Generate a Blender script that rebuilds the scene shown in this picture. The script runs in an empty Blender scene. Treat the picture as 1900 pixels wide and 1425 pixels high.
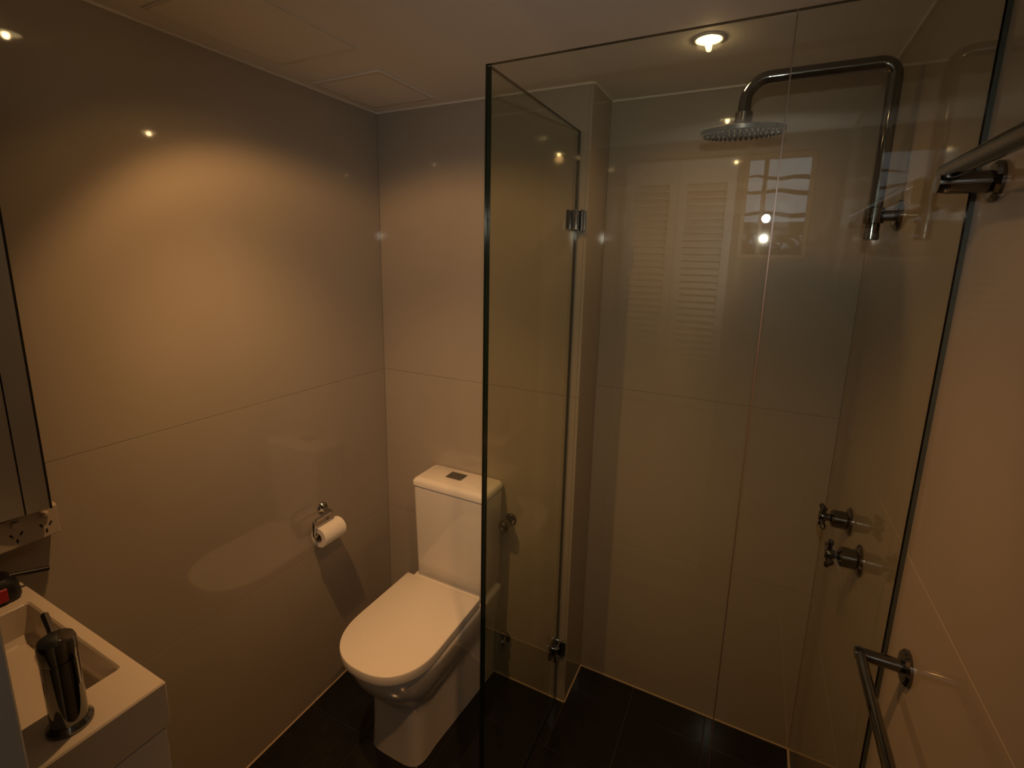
import bpy, bmesh, math, random
from mathutils import Vector, Matrix
random.seed(3)
PI = math.pi
sc = bpy.context.scene
COL = sc.collection

# ------------------------------------------------------------------ room dimensions (metres)
W, H = 1.5984, 2.184            # width of the room, ceiling height
FRONT = -2.0                    # wall behind the photographer
PX, D = 0.8388, 0.1945          # right edge of the toilet wall, depth of the shower recess
GX, GY, GH = 0.8021, -0.5709, 2.048   # glass corner of the shower and glass height
TH = 0.6045                     # wall tile height

# ------------------------------------------------------------------ camera
cam_d = bpy.data.cameras.new('camera'); cam = bpy.data.objects.new('camera', cam_d); COL.objects.link(cam)
cam_d.sensor_fit = 'HORIZONTAL'; cam_d.sensor_width = 36.0
cam_d.lens = 900.11 / 1900 * 36.0
cam_d.shift_x = -2.5 / 1900; cam_d.shift_y = -60.1 / 1900
cam_d.clip_start = 0.01
yaw, pitch, roll = 0.4611, -0.1915, 0.0215
CAM = Vector((1.3372, -1.5037, 1.6667))
fwd = Vector((-math.sin(yaw) * math.cos(pitch), math.cos(yaw) * math.cos(pitch), math.sin(pitch)))
right = Vector((math.cos(yaw), math.sin(yaw), 0)); up = right.cross(fwd)
r2 = right * math.cos(roll) + up * math.sin(roll); u2 = up * math.cos(roll) - right * math.sin(roll)
cam.matrix_world = Matrix(((r2.x, u2.x, -fwd.x, CAM.x), (r2.y, u2.y, -fwd.y, CAM.y), (r2.z, u2.z, -fwd.z, CAM.z), (0, 0, 0, 1)))
sc.camera = cam

# ------------------------------------------------------------------ world, exposure
wd = bpy.data.worlds.new('overcast_sky'); sc.world = wd; wd.use_nodes = True
bg = wd.node_tree.nodes['Background']; bg.inputs[0].default_value = (0.80, 0.88, 1.0, 1); bg.inputs[1].default_value = 1.5
sc.view_settings.view_transform = 'Standard'; sc.view_settings.look = 'None'
sc.view_settings.exposure = 0.0; sc.view_settings.gamma = 1.0
try: sc.view_settings.use_curve_mapping = False
except Exception: pass
sc.cycles.use_denoising = True
sc.cycles.max_bounces = 10; sc.cycles.transparent_max_bounces = 24
sc.cycles.sample_clamp_indirect = 3.0
sc.cycles.caustics_reflective = False; sc.cycles.caustics_refractive = False

# ------------------------------------------------------------------ lamps: three halogen downlights and the small flash on the camera, plus an added rear fill
WARM = (1.0, 0.51, 0.185)
DL = {'vanity': (0.38, -0.89), 'right': (1.17, -1.0), 'shower': (1.173, -0.169)}
# per lamp: (power, cone, softness, lean towards x, lean towards y) in watts and degrees
BEAMS = {'vanity': ((10.0, 114, 0.35, 0, 25), (1.4, 138, 0.40, 0, 18), (31.5, 84, 1.0, 0, 16)),
         'right': ((3.2, 96, 0.5, 13, 4), (25.0, 84, 1.0, -2, 20)),
         'shower': ((4.5, 150, 1.0, 0, 4), (2.0, 60, 1.0, 0, 0))}
def spot(name, x, y, power, size, blend, lx=0, ly=0, rad=0.02, col=WARM):
    l = bpy.data.lights.new(name, 'SPOT'); l.energy = power; l.color = col
    l.spot_size = math.radians(size); l.spot_blend = blend; l.shadow_soft_size = rad
    o = bpy.data.objects.new(name, l); o.location = (x, y, H - 0.03)
    o.rotation_euler = Vector((math.tan(math.radians(lx)), math.tan(math.radians(ly)), -1)).to_track_quat('-Z', 'Y').to_euler()
    COL.objects.link(o); return o
for k, (x, y) in DL.items():
    for bpar in BEAMS[k]: spot('downlight_beam', x, y, *bpar, col=(1.0, 0.45, 0.135) if k == 'right' else WARM)
# the small flash on the camera: its beam ahead; a rear lamp is added to brighten the louvred doors
def flash(name, power, size, blend, d, rad):
    l = bpy.data.lights.new(name, 'SPOT'); l.energy = power; l.color = (1.0, 0.93, 0.82); l.shadow_soft_size = rad
    l.spot_size = math.radians(size); l.spot_blend = blend
    o = bpy.data.objects.new(name, l); o.location = CAM + Vector((0, 0, 0.145))
    o.rotation_euler = Vector(d).to_track_quat('-Z', 'Y').to_euler(); COL.objects.link(o)
flash('camera_flash', 11.0, 96, 1.0, (-0.37, 1.0, -0.22), 0.012)
flash('added_rear_fill', 12.0, 124, 0.7, (-0.1, -1, 0.1), 0.012)  # added lamp aimed backwards so the louvres show in the glass

# ------------------------------------------------------------------ materials
def mat(name, col, rough=0.5, metal=0.0, spec=0.5, var=0.0, vscale=6.0, bump=0.0, bscale=60.0, coat=0.0, stretch=None):
    m = bpy.data.materials.new(name); m.use_nodes = True
    nt = m.node_tree; b = nt.nodes['Principled BSDF']
    b.inputs['Roughness'].default_value = rough; b.inputs['Metallic'].default_value = metal
    b.inputs['Specular IOR Level'].default_value = spec; b.inputs['Coat Weight'].default_value = coat
    b.inputs['Base Color'].default_value = (*col, 1)
    tc = nt.nodes.new('ShaderNodeTexCoord'); src = tc.outputs['Object']
    if stretch:
        mp = nt.nodes.new('ShaderNodeMapping'); mp.inputs['Scale'].default_value = stretch
        nt.links.new(src, mp.inputs['Vector']); src = mp.outputs['Vector']
    if var > 0:
        n = nt.nodes.new('ShaderNodeTexNoise'); n.inputs['Scale'].default_value = vscale; n.inputs['Detail'].default_value = 5
        nt.links.new(src, n.inputs['Vector'])
        r = nt.nodes.new('ShaderNodeValToRGB')
        r.color_ramp.elements[0].position = 0.3; r.color_ramp.elements[1].position = 0.7
        r.color_ramp.elements[0].color = (*[c * (1 - var) for c in col], 1)
        r.color_ramp.elements[1].color = (*[min(1, c * (1 + var)) for c in col], 1)
        nt.links.new(n.outputs['Fac'], r.inputs['Fac']); nt.links.new(r.outputs['Color'], b.inputs['Base Color'])
    if bump > 0:
        n2 = nt.nodes.new('ShaderNodeTexNoise'); n2.inputs['Scale'].default_value = bscale; n2.inputs['Detail'].default_value = 3
        nt.links.new(src, n2.inputs['Vector'])
        bp = nt.nodes.new('ShaderNodeBump'); bp.inputs['Strength'].default_value = bump; bp.inputs['Distance'].default_value = 0.002
        nt.links.new(n2.outputs['Fac'], bp.inputs['Height']); nt.links.new(bp.outputs['Normal'], b.inputs['Normal'])
    return m
def glass_mat(name, tint):
    m = bpy.data.materials.new(name); m.use_nodes = True; nt = m.node_tree; nt.nodes.clear()
    out = nt.nodes.new('ShaderNodeOutputMaterial'); mix = nt.nodes.new('ShaderNodeMixShader')
    tr = nt.nodes.new('ShaderNodeBsdfTransparent'); tr.inputs['Color'].default_value = (*tint, 1)
    gl = nt.nodes.new('ShaderNodeBsdfGlossy'); gl.inputs['Roughness'].default_value = 0.0
    lw = nt.nodes.new('ShaderNodeLayerWeight'); lw.inputs['Blend'].default_value = 0.5
    pw = nt.nodes.new('ShaderNodeMath'); pw.operation = 'POWER'; pw.inputs[1].default_value = 5
    ma = nt.nodes.new('ShaderNodeMath'); ma.operation = 'MULTIPLY_ADD'; ma.inputs[1].default_value = 0.957; ma.inputs[2].default_value = 0.043
    nt.links.new(lw.outputs['Facing'], pw.inputs[0]); nt.links.new(pw.outputs[0], ma.inputs[0])
    nt.links.new(ma.outputs[0], mix.inputs['Fac']); nt.links.new(tr.outputs[0], mix.inputs[1]); nt.links.new(gl.outputs[0], mix.inputs[2])
    nt.links.new(mix.outputs[0], out.inputs['Surface'])
    return m
def emit_mat(name, col, s):
    m = bpy.data.materials.new(name); m.use_nodes = True; nt = m.node_tree; nt.nodes.clear()
    out = nt.nodes.new('ShaderNodeOutputMaterial'); e = nt.nodes.new('ShaderNodeEmission')
    e.inputs[0].default_value = (*col, 1); e.inputs[1].default_value = s; nt.links.new(e.outputs[0], out.inputs['Surface']); return m
M = dict(
    tile=mat('polished_beige_tile', (0.40, 0.355, 0.30), 0.045, spec=0.5, var=0.035, vscale=3.0, bump=0.02, bscale=5),
    grout=mat('beige_grout', (0.36, 0.315, 0.26), 0.8, var=0.1, vscale=40),
    silicone=mat('beige_silicone', (0.62, 0.50, 0.38), 0.5, var=0.05),
    floor=mat('charcoal_floor_tile', (0.0125, 0.0128, 0.012), 0.14, var=0.25, vscale=30, bump=0.05, bscale=120),
    fgrout=mat('dark_grout', (0.055, 0.046, 0.038), 0.85, var=0.15, vscale=60),
    ceil=mat('ceiling_paint', (0.86, 0.83, 0.78), 0.75, var=0.02, vscale=4),
    fpaint=mat('taupe_wall_paint', (0.20, 0.165, 0.13), 0.6, var=0.03),
    trim=mat('white_trim_paint', (0.75, 0.70, 0.62), 0.5, var=0.02),
    chrome=mat('chrome', (0.50, 0.50, 0.50), 0.05, 1.0, var=0.02),
    dchrome=mat('dark_chrome', (0.20, 0.20, 0.195), 0.06, 1.0, var=0.02),
    glow=emit_mat('reflector_glow', (1.0, 0.74, 0.34), 4.5),
    steel=mat('satin_steel', (0.30, 0.30, 0.29), 0.2, 1.0, var=0.05, vscale=30),
    rubber=mat('black_rubber_nozzles', (0.012, 0.012, 0.012), 0.5, var=0.1),
    china=mat('white_vitreous_china', (0.80, 0.775, 0.735), 0.06, var=0.015, vscale=3, coat=0.3),
    seat=mat('white_seat_plastic', (0.80, 0.775, 0.735), 0.18, var=0.01, vscale=3),
    paper=mat('white_tissue', (0.85, 0.83, 0.80), 0.95, var=0.03, vscale=80, bump=0.25, bscale=250),
    card=mat('brown_card', (0.25, 0.17, 0.10), 0.9, var=0.1),
    glass=glass_mat('clear_green_glass', (0.935, 0.945, 0.905)),
    edge=mat('dark_green_glass_edge', (0.012, 0.021, 0.016), 0.15, spec=0.5, var=0.1),
    seal=mat('clear_seal_strip', (0.13, 0.075, 0.045), 0.35, var=0.05),
    gseal=mat('grey_green_seal', (0.05, 0.058, 0.045), 0.4, var=0.05),
    basin=mat('cream_basin', (0.56, 0.50, 0.43), 0.14, var=0.015, vscale=3, coat=0.2),
    cab=mat('white_cabinet_laminate', (0.56, 0.54, 0.51), 0.3, var=0.02),
    plas=mat('white_plastic', (0.45, 0.40, 0.34), 0.35, var=0.02),
    dark=mat('dark_hole', (0.01, 0.009, 0.008), 0.7, var=0.1),
    black=mat('black_plastic', (0.008, 0.008, 0.009), 0.35, var=0.1),
    red=mat('red_plastic', (0.35, 0.018, 0.03), 0.4, var=0.1),
    satin=mat('satin_grey_metal', (0.50, 0.52, 0.52), 0.42, 1.0, var=0.02),
    door=mat('white_door_paint', (0.50, 0.51, 0.52), 0.4, var=0.02),
    frame=mat('window_frame_paint', (0.35, 0.24, 0.15), 0.4, var=0.05),
    bark=mat('dark_bark', (0.02, 0.018, 0.015), 0.9, var=0.2),
    brick=mat('brown_render', (0.16, 0.11, 0.07), 0.9, var=0.2, vscale=9),
    bloom=mat('pale_blossom', (0.8, 0.8, 0.85), 0.8, var=0.1),
    bulb=emit_mat('halogen_glow', (1.0, 0.66, 0.30), 90.0),
)

# ------------------------------------------------------------------ mesh helpers
def link(name, bm, m, parent=None, smooth=False, angle=None):
    me = bpy.data.meshes.new(name); bmesh.ops.recalc_face_normals(bm, faces=bm.faces); bm.to_mesh(me); bm.free()
    for mm in (m if isinstance(m, (list, tuple)) else [m]): me.materials.append(mm)
    if smooth:
        for p in me.polygons: p.use_smooth = True
        try: me.set_sharp_from_angle(angle=angle or math.radians(38))
        except Exception: pass
    o = bpy.data.objects.new(name, me); COL.objects.link(o)
    if parent:
        o.parent = parent
        o.matrix_parent_inverse = parent.matrix_world.inverted() if False else Matrix.Translation(-Vector(parent.location))
    return o
def box(bm, x0, x1, y0, y1, z0, z1, bev=0.0, seg=2):
    t = bmesh.new()
    vs = [t.verts.new((x, y, z)) for z in (z0, z1) for x, y in ((x0, y0), (x1, y0), (x1, y1), (x0, y1))]
    for f in ((3, 2, 1, 0), (4, 5, 6, 7), (0, 1, 5, 4), (1, 2, 6, 5), (2, 3, 7, 6), (3, 0, 4, 7)): t.faces.new([vs[i] for i in f])
    if bev > 0: bmesh.ops.bevel(t, geom=t.edges[:], offset=bev, segments=seg, affect='EDGES', profile=0.5)
    merge(bm, t)
def merge(bm, t):
    me = bpy.data.meshes.new('tmp'); t.to_mesh(me); t.free(); bm.from_mesh(me); bpy.data.meshes.remove(me)
def basis(d):
    d = Vector(d).normalized(); a = Vector((0, 0, 1)) if abs(d.z) < 0.9 else Vector((1, 0, 0))
    u = d.cross(a).normalized(); return u, d.cross(u).normalized(), d
def lathe(bm, o, d, prof, n=28):
    """prof: list of (radius, distance along d)"""
    u, v, d = basis(d); o = Vector(o); rings = []
    for r, h in prof:
        if r < 1e-6: rings.append([bm.verts.new(o + d * h)])
        else: rings.append([bm.verts.new(o + d * h + (u * math.cos(2 * PI * i / n) + v * math.sin(2 * PI * i / n)) * r) for i in range(n)])
    for a, b in zip(rings[:-1], rings[1:]):
        for i in range(n):
            j = (i + 1) % n
            if len(a) == 1 and len(b) == 1: continue
            if len(a) == 1: bm.faces.new((a[0], b[i], b[j]))
            elif len(b) == 1: bm.faces.new((a[i], a[j], b[0]))
            else: bm.faces.new((a[i], a[j], b[j], b[i]))
def rod(bm, a, b, r, n=20, cap=0.15):
    a = Vector(a); b = Vector(b); L = (b - a).length; c = min(r * cap * 2, L * .3)
    lathe(bm, a, b - a, [(0, 0), (r - c, 0), (r, c), (r, L - c), (r - c, L), (0, L)], n)
def tube(bm, pts, r, n=20, caps=True):
    pts = [Vector(p) for p in pts]; rings = []
    t0 = (pts[1] - pts[0]).normalized(); u, v, _ = basis(t0)
    for i, p in enumerate(pts):
        t = (pts[min(i + 1, len(pts) - 1)] - pts[max(i - 1, 0)]).normalized()
        u = (u - t * u.dot(t)).normalized(); v = t.cross(u)
        rr = r[i] if isinstance(r, (list, tuple)) else r
        rings.append([bm.verts.new(p + (u * math.cos(2 * PI * k / n) + v * math.sin(2 * PI * k / n)) * rr) for k in range(n)])
    for a, b in zip(rings[:-1], rings[1:]):
        for k in range(n): bm.faces.new((a[k], a[(k + 1) % n], b[(k + 1) % n], b[k]))
    if caps: bm.faces.new(rings[0][::-1]); bm.faces.new(rings[-1])
def arc(c, u, v, r, a0, a1, n=10):
    c, u, v = Vector(c), Vector(u), Vector(v)
    return [c + (u * math.cos(a) + v * math.sin(a)) * r for a in [a0 + (a1 - a0) * i / n for i in range(n + 1)]]
def loft(bm, rings, cap0=True, cap1=True):
    R = [[bm.verts.new(p) for p in r] for r in rings]; n = len(R[0])
    for a, b in zip(R[:-1], R[1:]):
        for k in range(n): bm.faces.new((a[k], a[(k + 1) % n], b[(k + 1) % n], b[k]))
    if cap0: bm.faces.new(R[0][::-1])
    if cap1: bm.faces.new(R[-1])
def B(fn, *a, **k):
    bm = bmesh.new(); fn(bm, *a, **k); return bm
def thing(name, label, cat, loc=(0, 0, 0), group=None):
    o = bpy.data.objects.new(name, None); COL.objects.link(o); o.location = loc; o.empty_display_size = 0.05
    o['label'] = label; o['category'] = cat
    if group: o['group'] = group
    return o
def tag(o, label, cat, group=None):
    o['label'] = label; o['category'] = cat
    if group: o['group'] = group
    return o
def struct(name, bm, m, parent=None, label=None):
    o = link(name, bm, m, parent)
    if parent is None: o['kind'] = 'structure'
    if label: o['label'] = label
    return o

# ================================================================== SETTING
T = 0.010                      # tile thickness
G = 0.0006                     # half joint
# floor: screed slab with individual tiles
fl_o = struct('floor', B(box, -0.12, W + 0.12, FRONT - 0.12, D + 0.12, -0.10, -0.003), M['fgrout'], label='floor of dark charcoal square tiles')
tx, ty = 0.2665, 0.261; GF = 0.0014
xs = [0.0] + [0.262 + tx * k for k in range(5)] + [W]
ys = [D]
y = 0.071
while y > FRONT + 0.02: ys.append(y); y -= ty
ys.append(FRONT)
for i in range(len(xs) - 1):
    for j in range(len(ys) - 1):
        if xs[i + 1] - xs[i] < 0.01: continue
        x0, x1, y1, y0 = xs[i], xs[i + 1], ys[j], ys[j + 1]
        if y1 <= 0.001: cells = [(x0, x1, y0, y1)]
        else:
            cells = []
            if x1 > PX: cells.append((max(x0, PX), x1, y0, y1))
            if x0 < PX and y0 < 0: cells.append((x0, min(x1, PX), y0, 0.0))
        for c in cells:
            if c[1] - c[0] > 0.01: link('tile', B(box, c[0] + GF, c[1] - GF, c[2] + GF, c[3] - GF, -0.010, random.uniform(-0.0003, 0.0), 0.0008, 1), M['floor'], fl_o)

# ceiling
ce = struct('ceiling', B(box, -0.12, W + 0.12, FRONT - 0.12, D + 0.12, H, H + 0.1), M['ceil'], label='plain painted ceiling')

def wall(name, axis, at, sgn, a0, a1, label, splits=(), ext=(0, 0)):
    """tiled wall in the plane axis = at, tiles facing -sgn, body behind it on the +sgn side"""
    def bb(bm, u0, u1, t0, t1, z0, z1, bev=0):
        lo, hi = min(at + sgn * t0, at + sgn * t1), max(at + sgn * t0, at + sgn * t1)
        if axis == 'x': box(bm, lo, hi, u0, u1, z0, z1, bev, 1)
        else: box(bm, u0, u1, lo, hi, z0, z1, bev, 1)
    w = struct(name, B(bb, a0 - ext[0], a1 + ext[1], 0.0022, 0.11, 0, H), M['grout'], label=label)
    zs = [0, TH, 2 * TH, H]; us = [a0] + list(splits) + [a1]
    for i in range(3):
        for u0, u1 in zip(us[:-1], us[1:]):
            link('tile', B(bb, u0 + G, u1 - G, 0.0, T, zs[i] + G, zs[i + 1] - G, 0.0003), M['tile'], w)
    return w
wall('wall_left', 'x', 0.0, -1, FRONT, 0.0, 'large polished beige tiles on the wall beside the toilet', (-1.2,), (0.11, 0.11))
wall('wall_right', 'x', W, 1, FRONT, D, 'large polished beige tiles on the wall of the shower taps', (), (0.11, 0.11))
wall('wall_back', 'y', 0.0, 1, 0.0, PX - T, 'large polished beige tiles behind the toilet', ())
wall('wall_shower_back', 'y', D, 1, PX, W, 'large polished beige tiles at the back of the shower recess', (), (0.06, 0.1))
# side of the recess
wp = struct('wall_pier', B(box, PX - 0.06, PX - 0.0022, 0.0105, D + 0.002, 0, H), M['grout'], label='narrow tiled return of the shower recess')
zs = [0, TH, 2 * TH, H]
for i in range(3):
    link('tile', B(box, PX - T, PX, 0.0002, D - G, zs[i] + G, zs[i + 1] - G, 0.0003, 1), M['tile'], wp)
# wall behind the photographer, with an opening for a small window
WX0, WX1, WZ0, WZ1 = 1.235, 1.50, 1.685, 2.115
bm = bmesh.new()
for a in ((-0.0, WX0, 0, H), (WX1, W, 0, H), (WX0, WX1, 0, WZ0), (WX0, WX1, WZ1, H)):
    box(bm, a[0], a[1], FRONT - 0.11, FRONT, a[2], a[3])
struct('wall_front', bm, M['fpaint'], label='plain painted wall behind the camera')
# silicone lines along the floor and a fine bead along the ceiling
def strip(name, x0, x1, y0, y1, z0, z1, m='silicone'): return struct(name, B(box, x0, x1, y0, y1, z0, z1), M[m])
s_ = 0.0035
strip('baseboard_left', 0, s_, FRONT, 0, 0, s_); strip('baseboard_back', s_, PX, -s_, 0, 0, s_)
strip('baseboard_pier', PX, PX + s_, 0, D, 0, s_); strip('baseboard_shower', PX + s_, W - s_, D - s_, D, 0, s_)
strip('baseboard_right', W - s_, W, FRONT, D, 0, s_)
c_ = 0.006
strip('trim_1', 0, c_, FRONT, 0, H - c_, H, 'trim'); strip('trim_2', c_, PX, -c_, 0, H - c_, H, 'trim')
strip('trim_3', PX, PX + c_, 0, D, H - c_, H, 'trim'); strip('trim_4', PX + c_, W - c_, D - c_, D, H - c_, H, 'trim')
strip('trim_5', W - c_, W, FRONT, D, H - c_, H, 'trim')

# window behind the photographer (seen as a reflection in the shower glass)
bm = bmesh.new(); e = 0.018
for a in ((WX0, WX0 + e, WZ0, WZ1), (WX1 - e, WX1, WZ0, WZ1), (WX0 + e, WX1 - e, WZ0, WZ0 + e), (WX0 + e, WX1 - e, WZ1 - e, WZ1)):
    box(bm, a[0], a[1], FRONT - 0.07, FRONT - 0.02, a[2], a[3], 0.002, 1)
win = struct('window_1', bm, M['frame'], label='small window behind the camera with a view of grey sky')
link('pane', B(box, WX0 + e, WX1 - e, FRONT - 0.048, FRONT - 0.044, WZ0 + e, WZ1 - e), [M['glass']], win)
bm = bmesh.new(); hx, hz0, hz1 = 1.318, 1.955, 2.055
tube(bm, [(hx, FRONT - 0.028, hz0), (hx, FRONT + 0.03, hz0)] + arc((hx, FRONT + 0.03, hz0 + 0.012), (0, 1, 0), (0, 0, 1), 0.012, -PI / 2, 0, 5) +
     arc((hx, FRONT + 0.03, hz1 - 0.012), (0, 1, 0), (0, 0, 1), 0.012, 0, PI / 2, 5) + [(hx, FRONT - 0.028, hz1)], 0.006, 12)
# the window handle is fixed to a slim middle bar of the frame
mb = link('mullion', B(box, hx - 0.009, hx + 0.009, FRONT - 0.066, FRONT - 0.027, WZ0 + e, WZ1 - e, 0.002, 1), M['frame'], win)
link('handle', bm, M['chrome'], mb, True)

# louvred cupboard door behind the photographer (its slats show faintly in the glass)
def louvre(x0, x1, first):
    bm = bmesh.new(); st = 0.036; z0, z1 = 0.165, 2.10; y0, y1 = FRONT + 0.002, FRONT + 0.030
    for a in ((x0, x0 + st, z0, z1), (x1 - st, x1, z0, z1), (x0 + st, x1 - st, z0, z0 + 0.12), (x0 + st, x1 - st, z1 - 0.10, z1), (x0 + st, x1 - st, 1.0, 1.07)):
        box(bm, a[0], a[1], y0, y1, a[2], a[3], 0.002, 1)
    d = struct('door_2' if first else 'door_3', bm, M['door'], label='louvred white cupboard door behind the camera')
    bm = bmesh.new(); z = z0 + 0.135
    while z < z1 - 0.11:
        if not 0.985 < z < 1.075:
            vs = [bm.verts.new(p) for p in ((x0 + st, y0 + 0.004, z + 0.011), (x1 - st, y0 + 0.004, z + 0.011), (x1 - st, y1 - 0.002, z - 0.011), (x0 + st, y1 - 0.002, z - 0.011))]
            f = bm.faces.new(vs); r = bmesh.ops.extrude_face_region(bm, geom=[f])
            bmesh.ops.translate(bm, verts=[v for v in r['geom'] if isinstance(v, bmesh.types.BMVert)], vec=(0, 0.001, 0.005))
        z += 0.030
    s = link('louvre_slats', bm, M['door'], d); s['kind'] = 'stuff'
for k in range(2): louvre(0.742 + k * 0.236, 0.976 + k * 0.236, k == 0)
# white door leaf standing open at the left of the camera
d1 = struct('door_1', B(box, 0.604, 0.640, FRONT + 0.04, -1.338, 0.01, 2.04, 0.002, 1), M['door'], label='white door leaf standing open beside the basin')

# outside the window: a brown wall, a pale flowering shrub and a bare tree against the sky
ob = tag(struct('garden_wall', B(box, 0.6, 2.2, -3.4, -3.3, 0.0, 1.93, 0.01, 1), M['brick']), 'brown rendered garden wall outside the small window', 'wall')
del ob['kind']
tr_ = thing('bare_tree', 'bare dark tree behind the garden wall outside the window', 'tree', (1.75, -3.6, 0))
link('trunk', B(tube, [(1.78, -3.6, 0), (1.76, -3.6, 1.2), (1.78, -3.6, 2.5)], [0.05, 0.04, 0.02], 10), M['bark'], tr_, True)
for k, (z, x0) in enumerate(((2.02, 0.9), (2.17, 0.95), (2.26, 1.1))):
    n = 9; pts = [(1.78 - (1.78 - x0) * i / n, -3.6 + 0.02 * math.sin(i + k), z - 0.03 + 0.012 * math.sin(i * 1.7 + k) + 0.03 * i / n) for i in range(n + 1)]
    link('branch', B(tube, pts, [0.02 - 0.0016 * i for i in range(n + 1)], 8), M['bark'], tr_, True)
sh = thing('flowering_shrub', 'pale flowering shrub along the top of the garden wall', 'shrub', (1.4, -3.22, 0))
link('stem', B(tube, [(1.42, -3.22, 0), (1.4, -3.22, 0.9), (1.43, -3.22, 1.8)], [0.02, 0.015, 0.008], 8), M['bark'], sh, True)
bm = bmesh.new()
for k in range(70):
    c = Vector((random.uniform(1.1, 1.75), -3.22 + random.uniform(-.04, .04), 1.80 + random.uniform(-.05, .05))); r = random.uniform(.006, .018)
    lathe(bm, c, (random.random() - .5, random.random() - .5, 1), [(0, -r), (r, 0), (0, r * .6)], 6)
lv = link('blossom', bm, M['bloom'], sh); lv['kind'] = 'stuff'

# ================================================================== CEILING FITTINGS
def frame_box(bm, x0, x1, y0, y1, z0, z1, w, bev=0.0015):
    box(bm, x0, x1, y0, y0 + w, z0, z1, bev, 1); box(bm, x0, x1, y1 - w, y1, z0, z1, bev, 1)
    box(bm, x0, x0 + w, y0 + w, y1 - w, z0, z1, bev, 1); box(bm, x1 - w, x1, y0 + w, y1 - w, z0, z1, bev, 1)
v = thing('exhaust_vent', 'square white ceiling vent in the corner above the toilet', 'vent', (0.18, -0.205, H))
link('frame', B(frame_box, 0.050, 0.314, -0.337, -0.076, H - 0.007, H, 0.013), M['trim'], v)
link('cover', B(box, 0.0655, 0.2985, -0.3215, -0.0915, H - 0.0055, H, 0.0025), M['ceil'], v)
v = thing('access_panel', 'larger square flush access panel in the ceiling, nearer the camera', 'panel', (0.22, -0.65, H))
link('frame', B(frame_box, 0.075, 0.362, -0.82, -0.468, H - 0.003, H, 0.007, 0.001), M['trim'], v)
link('cover', B(box, 0.0835, 0.3535, -0.8115, -0.4765, H - 0.0022, H, 0.001), M['ceil'], v)
for k, lab in (('shower', 'glowing downlight in the ceiling above the shower'), ('vanity', 'glowing downlight in the ceiling above the basin'), ('right', 'glowing downlight in the ceiling near the right wall')):
    x, y = DL[k]
    t = thing('downlight', lab, 'ceiling light', (x, y, H), 'halogen downlights in the ceiling')
    link('trim_ring', B(lathe, (x, y, H), (0, 0, -1), [(0.036, 0.0), (0.036, 0.002), (0.034, 0.003), (0.030, 0.003), (0.029, 0.001)], 40), M['trim'], t, True)
    link('reflector', B(lathe, (x, y, H), (0, 0, -1), [(0.0285, 0.0006), (0.024, 0.0012), (0, 0.0016)], 32), M['glow'], t, True)
    link('bulb', B(lathe, (x, y, H), (0, 0, -1), [(0.007, 0.0018), (0.007, 0.010), (0.004, 0.014), (0, 0.015)], 16), M['bulb'], t, True)

# ================================================================== SHOWER GLASS
def glass_panel(name, x0, x1, y0, y1, z0, z1, edges_dark, parent=None):
    bm = bmesh.new(); box(bm, x0, x1, y0, y1, z0, z1)
    o = link(name, bm, [M['glass'], M['edge']], parent)
    big = max(p.area for p in o.data.polygons)
    for p in o.data.polygons: p.material_index = 0 if p.area > 0.9 * big else 1
    return o
JX = 1.348
gt = 0.010
t = thing('shower_screen', 'wide fixed pane of the glass shower screen, facing the camera', 'shower screen', (1.07, GY, 0), 'fixed panes of the shower screen')
glass_panel('pane', GX - 0.002, JX - 0.001, GY - gt / 2, GY + gt / 2, 0.001, GH, 1, t)
link('seal', B(box, JX - 0.001, JX + 0.001, GY - gt / 2 + 0.001, GY + gt / 2 - 0.001, 0.001, GH), M['seal'], t)
t = thing('shower_screen', 'narrow fixed glass pane between the wide pane and the right wall', 'shower screen', (1.47, GY, 0), 'fixed panes of the shower screen')
glass_panel('pane', JX + 0.001, W - 0.006, GY - gt / 2, GY + gt / 2, 0.001, GH, 1, t)
link('seal', B(box, W - 0.006, W, GY - gt / 2, GY + gt / 2, 0.001, GH), M['gseal'], t)
dr = thing('shower_door', 'hinged glass shower door beside the toilet', 'shower door', (GX, -0.28, 0))
glass_panel('pane', GX - gt / 2, GX + gt / 2, GY + gt / 2 + 0.003, -0.006, 0.008, GH, 1, dr)
for z in (1.785, 0.235):
    bm = bmesh.new()
    box(bm, GX - 0.016, GX + 0.033, -0.006, 0.0, z - 0.030, z + 0.030, 0.0015, 1)
    box(bm, GX + 0.0052, GX + 0.016, -0.052, -0.006, z - 0.030, z + 0.030, 0.0015, 1)
    box(bm, GX - 0.016, GX - 0.0052, -0.052, -0.006, z - 0.030, z + 0.030, 0.0015, 1)
    h = link('hinge', bm, M['chrome'], dr)
    pb = bmesh.new()
    rod(pb, (GX + 0.022, -0.009, z - 0.033), (GX + 0.022, -0.009, z + 0.033), 0.005, 12)
    for dz in (-0.017, 0.017): lathe(pb, (GX + 0.016, -0.03, z + dz), (1, 0, 0), [(0.006, 0), (0.006, 0.0015), (0.004, 0.002), (0, 0.002)], 14)
    link('hinge_pin', pb, M['chrome'], h, True)

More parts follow.
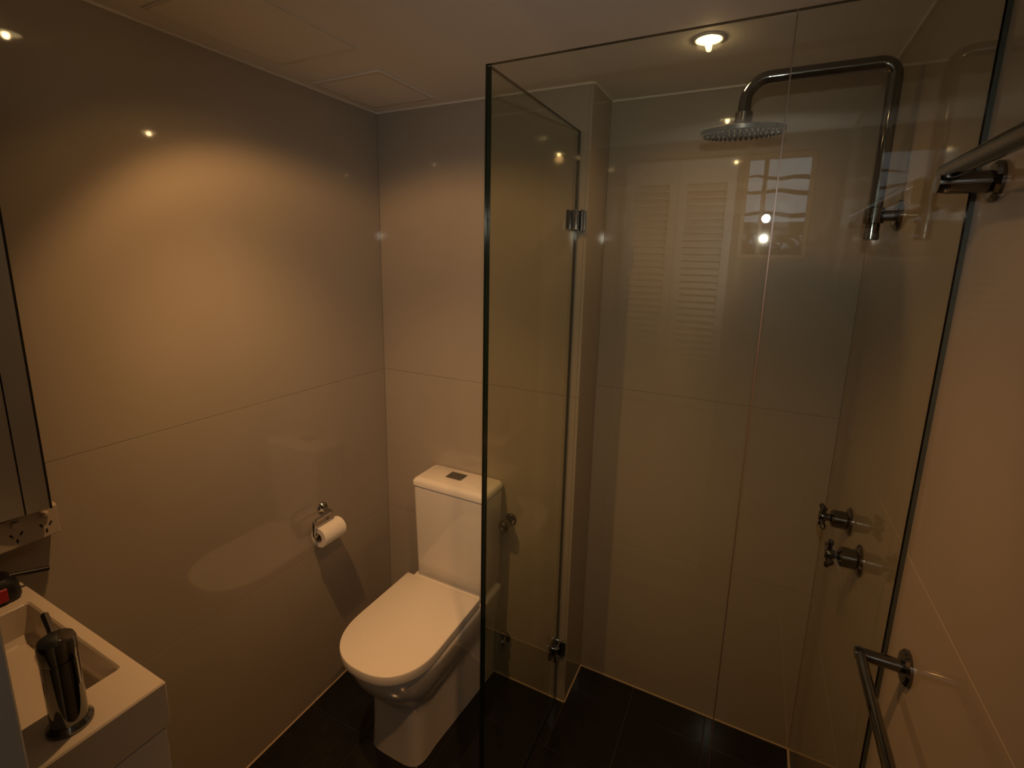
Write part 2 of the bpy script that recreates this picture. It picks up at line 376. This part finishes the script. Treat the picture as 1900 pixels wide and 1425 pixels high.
# ================================================================== SHOWER FITTINGS
SX, SY, SZT = 1.552, -0.14, 2.092
HX = 1.264
t = thing('shower_head_arm', 'chrome overhead shower on a bent pipe from the right wall', 'shower', (W, SY, 1.775))
R = 0.0142; br = 0.032; br2 = 0.05
pts = [(SX, SY, 1.730), (SX, SY, 1.80), (SX, SY, SZT - br)] + arc((SX - br, SY, SZT - br), (1, 0, 0), (0, 0, 1), br, 0, PI / 2, 10)[1:] + \
      arc((HX + br2, SY, SZT - br2), (0, 0, 1), (-1, 0, 0), br2, 0, PI / 2, 12) + [(HX, SY, 2.008)]
link('pipe', B(tube, pts, R, 24), M['dchrome'], t, True)
bm = bmesh.new(); lathe(bm, (SX, SY, 1.722), (0, 0, 1), [(0, 0), (0.013, 0), (0.0158, 0.003), (0.0158, 0.014), (0.0142, 0.016)], 20)
link('end_cap', bm, M['dchrome'], t, True)
bm = bmesh.new()
rod(bm, (SX, SY, 1.775), (W, SY, 1.775), 0.012, 20)
lathe(bm, (SX, SY, 1.757), (0, 0, 1), [(0.0144, 0), (0.020, 0.002), (0.020, 0.034), (0.0144, 0.036)], 20)
link('wall_bracket', bm, M['dchrome'], t, True)
link('wall_flange', B(lathe, (W, SY, 1.775), (-1, 0, 0), [(0.033, 0), (0.033, 0.005), (0.028, 0.009), (0.0121, 0.010)], 32), M['dchrome'], t, True)
hd = link('head', B(lathe, (HX, SY, 2.022), (0, 0, -1), [(0.0145, 0), (0.0195, 0.002), (0.0195, 0.022), (0.0205, 0.027), (0.028, 0.032), (0.088, 0.037), (0.095, 0.040), (0.095, 0.049), (0.092, 0.0515), (0, 0.0515)], 56), M['steel'], t, True)
bm = bmesh.new()
for ring in range(1, 8):
    n = 6 * ring; rr = ring * 0.0122
    for i in range(n):
        a = 2 * PI * i / n + ring * 0.3
        lathe(bm, (HX + rr * math.cos(a), SY + rr * math.sin(a), 2.022 - 0.0512), (0, 0, -1), [(0.0028, 0), (0.0022, 0.003), (0, 0.0034)], 6)
nz = link('nozzles', bm, M['rubber'], hd); nz['kind'] = 'stuff'
for ob_ in (hd, nz):          # the head hangs slightly tipped towards the room
    ob_.data.transform(Matrix.Translation((HX, SY, 2.03)) @ Matrix.Rotation(math.radians(5), 4, 'X') @ Matrix.Translation((-HX, -SY, -2.03)))

def tap(y, z, rot, label):
    t = thing('shower_tap', label, 'tap', (W, y, z), 'pair of chrome shower taps')
    link('flange', B(lathe, (W, y, z), (-1, 0, 0), [(0.034, 0), (0.034, 0.003), (0.029, 0.007), (0.022, 0.009)], 32), M['dchrome'], t, True)
    link('body', B(lathe, (W, y, z), (-1, 0, 0), [(0.0215, 0.008), (0.0215, 0.036), (0.018, 0.040), (0.009, 0.042), (0.009, 0.052)], 28), M['dchrome'], t, True)
    bm = bmesh.new()
    lathe(bm, (W, y, z), (-1, 0, 0), [(0.0, 0.050), (0.011, 0.050), (0.013, 0.053), (0.013, 0.062), (0.010, 0.066), (0, 0.067)], 20)
    link('handle_hub', bm, M['dchrome'], t, True)
    for k in range(4):
        a = rot + k * PI / 2; dv = Vector((0, math.cos(a), math.sin(a))); c = Vector((W - 0.0575, y, z))
        bm = bmesh.new(); lathe(bm, c, dv, [(0.005, 0.010), (0.0042, 0.022), (0.0062, 0.027), (0.0062, 0.033), (0.004, 0.036), (0, 0.0365)], 14)
        link('handle_arm', bm, M['dchrome'], t, True)
tap(-0.155, 1.048, 0.5, 'chrome cross-handle shower tap farther from the camera')
tap(-0.304, 1.031, 0.15, 'chrome cross-handle shower tap nearer the camera')

# ================================================================== TOWEL RAILS on the right wall
def rail(y0, y1, z, off, r, label, flr, dz=0.0):
    t = thing('towel_rail', label, 'towel rail', (W, y0, z), 'chrome towel rails on the right wall')
    x = W - off
    bm = bmesh.new(); rod(bm, (x, y0 + r * 1.2, z + dz), (x, y1 - r * 1.2, z + dz), r, 20); link('bar', bm, M['dchrome'], t, True)
    for y in (y0, y1):
        bm = bmesh.new()
        lathe(bm, (W, y, z), (-1, 0, 0), [(r * 1.25, 0.003), (r * 1.25, off - 0.002), (r * 1.1, off + r * 0.9), (0, off + r)], 20)
        if dz: rod(bm, (x, y, z - r * 1.1), (x, y, z + dz), r * 0.9, 16)
        p = link('post', bm, M['dchrome'], t, True)
        link('flange', B(lathe, (W, y, z), (-1, 0, 0), [(flr, 0), (flr, 0.004), (flr * .85, 0.008), (r * 1.25, 0.009)], 28), M['dchrome'], p, True)
rail(-0.673, -1.28, 1.073, 0.060, 0.0078, 'lower chrome towel rail at the bottom right corner', 0.026)
rail(-0.642, -1.24, 1.776, 0.051, 0.0115, 'upper chrome towel rail at the right edge above head height', 0.026, 0.015)

# ================================================================== TOILET
TC = 0.395
def dring(z, hw, front, back, cut, hwb, n=40, ex=2.2):
    """D-shaped ring: back edge at y=back, straight sides to y=cut, rounded front to y=front"""
    pts = []
    L = cut - front
    for i in range(n + 1):
        a = PI * i / n
        c, s = math.cos(a), math.sin(a)
        pts.append((TC + hw * math.copysign(abs(c) ** (2 / ex), c), cut - L * abs(s) ** (2 / ex), z))
    for k in range(1, 7):
        f = k / 6; pts.append((TC - (hw + (hwb - hw) * f), cut + (back - cut) * f, z))
    for k in range(1, 7): pts.append((TC - hwb + 2 * hwb * k / 7, back, z))
    for k in range(0, 6):
        f = 1 - k / 6; pts.append((TC + (hw + (hwb - hw) * f), cut + (back - cut) * f, z))
    return pts
t = thing('toilet', 'white close-coupled toilet with closed seat lid against the back wall', 'toilet', (TC, -0.3, 0))
bk = -0.004
secs = [(0.0, .108, -.468, .138, 4.6), (0.012, .107, -.466, .137, 4.6), (0.10, .105, -.461, .137, 4.4), (0.19, .105, -.462, .138, 4.0), (0.225, .109, -.470, .139, 3.4),
        (0.25, .120, -.490, .142, 2.9), (0.28, .134, -.517, .147, 2.6), (0.32, .148, -.545, .154, 2.45), (0.36, .158, -.563, .160, 2.4), (0.395, .164, -.573, .165, 2.4), (0.407, .165, -.575, .166, 2.4), (0.412, .161, -.570, .162, 2.4)]
bm = bmesh.new(); loft(bm, [dring(z, hw, fr, bk, -0.36, hwb, ex=ex) for z, hw, fr, hwb, ex in secs])
link('bowl', bm, M['china'], t, True, math.radians(60))
link('seat', B(loft, [dring(z, hw, fr, -0.172, -0.415, hw * .985, ex=2.35) for z, hw, fr in ((0.4125, .154, -.570), (0.4135, .157, -.575), (0.4165, .157, -.575), (0.418, .155, -.573))]), M['seat'], t, True)
link('lid', B(loft, [dring(z, hw, fr, b, -0.415, hw * .985, ex=2.35) for z, hw, fr, b in ((0.419, .160, -.587, -.168), (0.421, .164, -.593, -.164), (0.450, .166, -.597, -.162), (0.4540, .1645, -.5955, -.1635), (0.4560, .161, -.591, -.167))]), M['seat'], t, True)
for sx in (-1, 1):
    link('seat_hinge', B(rod, (TC + sx * 0.13 - 0.016, -0.160, 0.425), (TC + sx * 0.13 + 0.016, -0.160, 0.425), 0.010, 14), M['seat'], t, True)
bm = bmesh.new(); box(bm, TC - .150, TC + .150, -0.148, bk, 0.405, 0.440, 0.008, 3); link('deck', bm, M['china'], t, True)
CX0, CX1 = 0.252, 0.563
def rr(x0, x1, y0, y1, z, r, n=6):
    pts = []
    for cx, cy, a0 in ((x1 - r, y1 - r, 0), (x0 + r, y1 - r, PI / 2), (x0 + r, y0 + r, PI), (x1 - r, y0 + r, 1.5 * PI)):
        for k in range(n + 1): a = a0 + PI / 2 * k / n; pts.append((cx + r * math.cos(a), cy + r * math.sin(a), z))
    return pts
link('cistern', B(loft, [rr(CX0 + .010, CX1 - .010, -.138, bk, .4405, .014), rr(CX0 + .0075, CX1 - .0075, -.141, bk, .448, .014), rr(CX0 + .001, CX1 - .001, -.148, bk, .812, .014), rr(CX0 + .006, CX1 - .006, -.143, bk, .8125, .012), rr(CX0 + .006, CX1 - .006, -.143, bk, .818, .012)]), M['china'], t, True)
cl = link('cistern_lid', B(loft, [rr(CX0 + .001, CX1 - .001, -.149, bk, .8185, .012), rr(CX0 - .002, CX1 + .002, -.152, bk, .822, .014), rr(CX0 - .002, CX1 + .002, -.152, bk, .836, .014),
      rr(CX0 + .004, CX1 - .004, -.146, bk - .002, .846, .014), rr(CX0 + .014, CX1 - .014, -.136, bk - .008, .850, .014)]), M['china'], t, True)
bm = bmesh.new(); frame_box(bm, .359, .427, -.088, -.038, .8495, .8525, .006, .0008); link('button_surround', bm, M['steel'], cl)
for x0, x1 in ((.366, .389), (.391, .420)):
    link('flush_button', B(box, x0, x1, -.081, -.045, .8495, .8535, .001, 1), M['steel'], cl)

# chrome knob and stop valve on the wall right of the cistern
t = thing('robe_hook', 'round chrome robe hook on the wall right of the cistern', 'hook', (0.596, 0, 0.700))
link('rosette', B(lathe, (.596, 0, .700), (0, -1, 0), [(.022, 0), (.022, .004), (.018, .008), (.010, .009)], 24), M['dchrome'], t, True)
link('stem', B(lathe, (.596, 0, .700), (0, -1, 0), [(.010, .008), (.010, .034), (.012, .038)], 20), M['dchrome'], t, True)
link('knob_head', B(lathe, (.596, 0, .700), (0, -1, 0), [(.012, .037), (.018, .041), (.0215, .047), (.0218, .056), (.0205, .064), (.0165, .071), (.009, .0755), (0, .077)], 28), M['dchrome'], t, True)
t = thing('stop_valve', 'small chrome stop valve low on the wall right of the toilet', 'valve', (0.585, 0, 0.185))
link('rosette', B(lathe, (.585, 0, .185), (0, -1, 0), [(.022, 0), (.022, .003), (.016, .007), (.008, .008)], 24), M['chrome'], t, True)
link('body', B(lathe, (.585, 0, .185), (0, -1, 0), [(.008, .007), (.008, .020), (.012, .022), (.012, .040), (.009, .043), (0, .044)], 20), M['chrome'], t, True)
bm = bmesh.new(); lathe(bm, (.585, -.031, .197), (0, 0, 1), [(.006, 0), (.006, .016), (.009, .018), (.009, .030), (.006, .032), (0, .032)], 16)
for k in range(3):
    a = k * 2 * PI / 3; rod(bm, (.585, -.031, .222), (.585 + .016 * math.cos(a), -.031 + .016 * math.sin(a), .222), .004, 10)
link('handle', bm, M['chrome'], t, True)
# ================================================================== TOILET ROLL HOLDER on the left wall
t = thing('toilet_roll_holder', 'chrome hook-shaped toilet roll holder on the left wall', 'toilet roll holder', (0, -0.352, 0.757))
link('flange', B(lathe, (0, -.352, .757), (1, 0, 0), [(.021, 0), (.021, .004), (.017, .008), (.0065, .009)], 24), M['chrome'], t, True)
pts = [(0.008, -.352, .757), (.040, -.352, .757)] + arc((.040, -.364, .757), (0, 1, 0), (1, 0, 0), .012, 0, PI / 2, 6)[1:] + [(.052, -.400, .7565), (.052, -.425, .7565)] + \
      arc((.052, -.425, .7445), (0, 0, 1), (0, -1, 0), .012, 0, PI / 2, 6)[1:] + [(.052, -.437, .712)] + arc((.052, -.425, .708), (0, -1, 0), (0, 0, -1), .012, 0, PI / 2, 6)[1:] + [(.052, -.330, .696)]
link('arm', B(tube, pts, .0055, 16), M['chrome'], t, True)
tr = thing('toilet_roll', 'small roll of white toilet paper on the chrome holder', 'toilet roll', (.052, -.372, .687))
n = 40
bm = bmesh.new(); lathe(bm, (.052, -.420, .687), (0, 1, 0), [(.0165, .0005), (.0165, 0), (.035, 0), (.0365, .0015), (.0365, .0945), (.035, .096), (.0165, .096), (.0165, .0955)], n); link('paper', bm, M['paper'], tr, True)
bm = bmesh.new(); lathe(bm, (.052, -.420, .687), (0, 1, 0), [(.0148, -.0005), (.0163, -.0005), (.0163, .0965), (.0148, .0965), (.0148, -.0005)], n); link('core', bm, M['card'], tr, True)

# ================================================================== VANITY, BASIN, TAP
VZ, VX, VY0, VY1 = 0.98, 0.545, -1.15, -1.66
t = thing('vanity', 'slim wall-hung vanity cabinet with a cream basin top by the left wall', 'vanity', (0.0, -1.4, 0.2))
link('cabinet', B(box, 0.003, VX - 0.022, VY1 + 0.004, VY0 - 0.006, 0.22, VZ - 0.0805, 0.002, 1), M['cab'], t)
dw = link('drawer_front', B(box, VX - 0.0215, VX - 0.003, VY1 + 0.004, VY0 - 0.006, 0.23, VZ - 0.085, 0.002, 1), M['cab'], t)
# basin: outer block with a recessed bowl
bm = bmesh.new()
bx0, bx1, by0, by1, bz = 0.112, 0.452, -1.58, -1.169, VZ - 0.074
def R4(x0, x1, y0, y1, z, r): return rr(x0, x1, y0, y1, z, r, 4)
loft(bm, [R4(0.002, VX, VY1, VY0, VZ - 0.08, .003), R4(0.002, VX, VY1, VY0, VZ - 0.003, .004), R4(0.004, VX - .002, VY1 + .002, VY0 - .002, VZ, .004),
          R4(bx0, bx1, by0, by1, VZ, .006), R4(bx0 + .003, bx1 - .003, by0 + .003, by1 - .003, VZ - .004, .006), R4(bx0 + .006, bx1 - .05, by0 + .01, by1 - .006, bz + .012, .012), R4(bx0 + .016, bx1 - .06, by0 + .02, by1 - .016, bz, .016)])
bs = link('basin', bm, M['basin'], t, True, math.radians(30))
link('waste', B(lathe, (.30, -1.36, bz), (0, 0, 1), [(.024, 0), (.024, .002), (.020, .003), (.018, .001), (0, .001)], 24), M['chrome'], bs, True)

t = thing('basin_mixer', 'tall chrome basin mixer standing on the front rim of the basin', 'tap', (.50, -1.256, VZ))
fx, fy = .500, -1.256
link('base', B(lathe, (fx, fy, VZ), (0, 0, 1), [(.027, 0), (.027, .005), (.0235, .009), (.022, .011)], 32), M['dchrome'], t, True)
link('body', B(lathe, (fx, fy, VZ), (0, 0, 1), [(.0215, .010), (.0215, .112)], 32), M['dchrome'], t, True)
bm = bmesh.new(); tube(bm, [(fx, fy, VZ + .094), (fx - .025, fy + .004, VZ + .093), (fx - .050, fy + .008, VZ + .088), (fx - .066, fy + .010, VZ + .082)], [.0185, .0185, .0175, .0165], 24)
sp = link('spout', bm, M['dchrome'], t, True)
link('aerator', B(lathe, (fx - .056, fy + .0088, VZ + .076), (-.25, .05, -1), [(.012, 0), (.012, .012), (.009, .013), (0, .012)], 20), M['steel'], sp, True)
link('cap', B(lathe, (fx, fy, VZ + .1125), (0, 0, 1), [(.0, 0), (.0215, 0), (.0218, .002), (.0218, .026), (.020, .031), (.011, .033), (0, .0335)], 32), M['dchrome'], t, True)
bm = bmesh.new(); tube(bm, [(fx - .010, fy + .002, VZ + .132), (fx - .040, fy + .008, VZ + .137), (fx - .072, fy + .014, VZ + .143)], [.0050, .0046, .0050], 14)
link('lever', bm, M['dchrome'], t, True)

# small black device on the wall end of the basin
t = thing('black_gadget', 'small black gadget with a red panel and thin rod on the basin', 'gadget', (.05, -1.215, VZ))
bm = bmesh.new(); loft(bm, [rr(.012, .088, -1.246, -1.170, VZ, .012), rr(.008, .092, -1.250, -1.166, VZ + .008, .016), rr(.010, .088, -1.248, -1.168, VZ + .034, .016), rr(.022, .078, -1.236, -1.180, VZ + .046, .014)])
link('case', bm, M['black'], t, True)
link('red_panel', B(box, .0885, .0940, -1.238, -1.190, VZ + .008, VZ + .034, .001, 1), M['red'], t)
bm = bmesh.new(); tube(bm, [(.050, -1.200, VZ + .038), (.052, -1.17, VZ + .036), (.060, -1.116, VZ + .022)], [.0052, .0045, .0048], 12)
link('rod', bm, M['black'], t, True)

# ================================================================== MIRROR AND POWER POINT on the left wall
MZ0, MZ1 = 1.136, 2.02
m0, m1 = Vector((0.012, -1.46, 0)), Vector((0.075, -1.099, 0))      # the mirror leans out towards the basin on its near side
md = (m1 - m0).normalized(); mn = Vector((md.y, -md.x, 0))
t = thing('mirror_cabinet', 'grey satin cabinet with black edges on the left wall above the power point', 'cabinet', (0, -1.1, MZ0))
def prism(bm, pts, z0, z1):
    loft(bm, [[(p[0], p[1], z0) for p in pts], [(p[0], p[1], z1) for p in pts]])
q = m1 - md * .004; g_ = m1 - md * .040
def slab(a, b, th=.004): return [a, b, b - mn * th, a - mn * th]
link('front_panel', B(prism, slab(m0, g_ - md * .0013), MZ0 + .001, MZ1), M['satin'], t)
link('front_stile', B(prism, slab(g_ + md * .0013, q), MZ0 + .001, MZ1), M['satin'], t)
g0, g1 = m0 + md * .02 - mn * .0045, m1 - md * .008 - mn * .0045
link('body', B(prism, [(0.0, g0.y), g0, g1, (0.0, g1.y)], MZ0 + .004, MZ1 - .004), M['black'], t)
link('edge_strip', B(prism, slab(m1 - md * .0038, m1, .010), MZ0, MZ1), M['black'], t)

t = thing('power_point', 'white double power point with two switches under the mirror', 'power point', (0, -1.15, 1.095))
link('block', B(box, 0, .0425, -1.225, -1.081, 1.0645, 1.1305, .003, 2), M['plas'], t)
fp = link('faceplate', B(box, .043, .0475, -1.224, -1.083, 1.0655, 1.1295, .002, 2), M['plas'], t)
for y in (-1.105, -1.151):
    link('switch', B(box, .047, .054, y - .0058, y + .0058, 1.1115, 1.1225, .002, 2), M['plas'], fp, True)
    for dy, dz, a in ((-.0075, .005, .5), (.0075, .005, -.5), (0, -.009, 0)):
        bm = bmesh.new(); box(bm, .0471, .0480, -.0016, .0016, -.0042, .0042)
        bmesh.ops.rotate(bm, verts=bm.verts, cent=(0, 0, 0), matrix=Matrix.Rotation(a, 3, 'X'))
        bmesh.ops.translate(bm, verts=bm.verts, vec=(0, y + dy, 1.089 + dz))
        link('socket_hole', bm, M['dark'], fp)
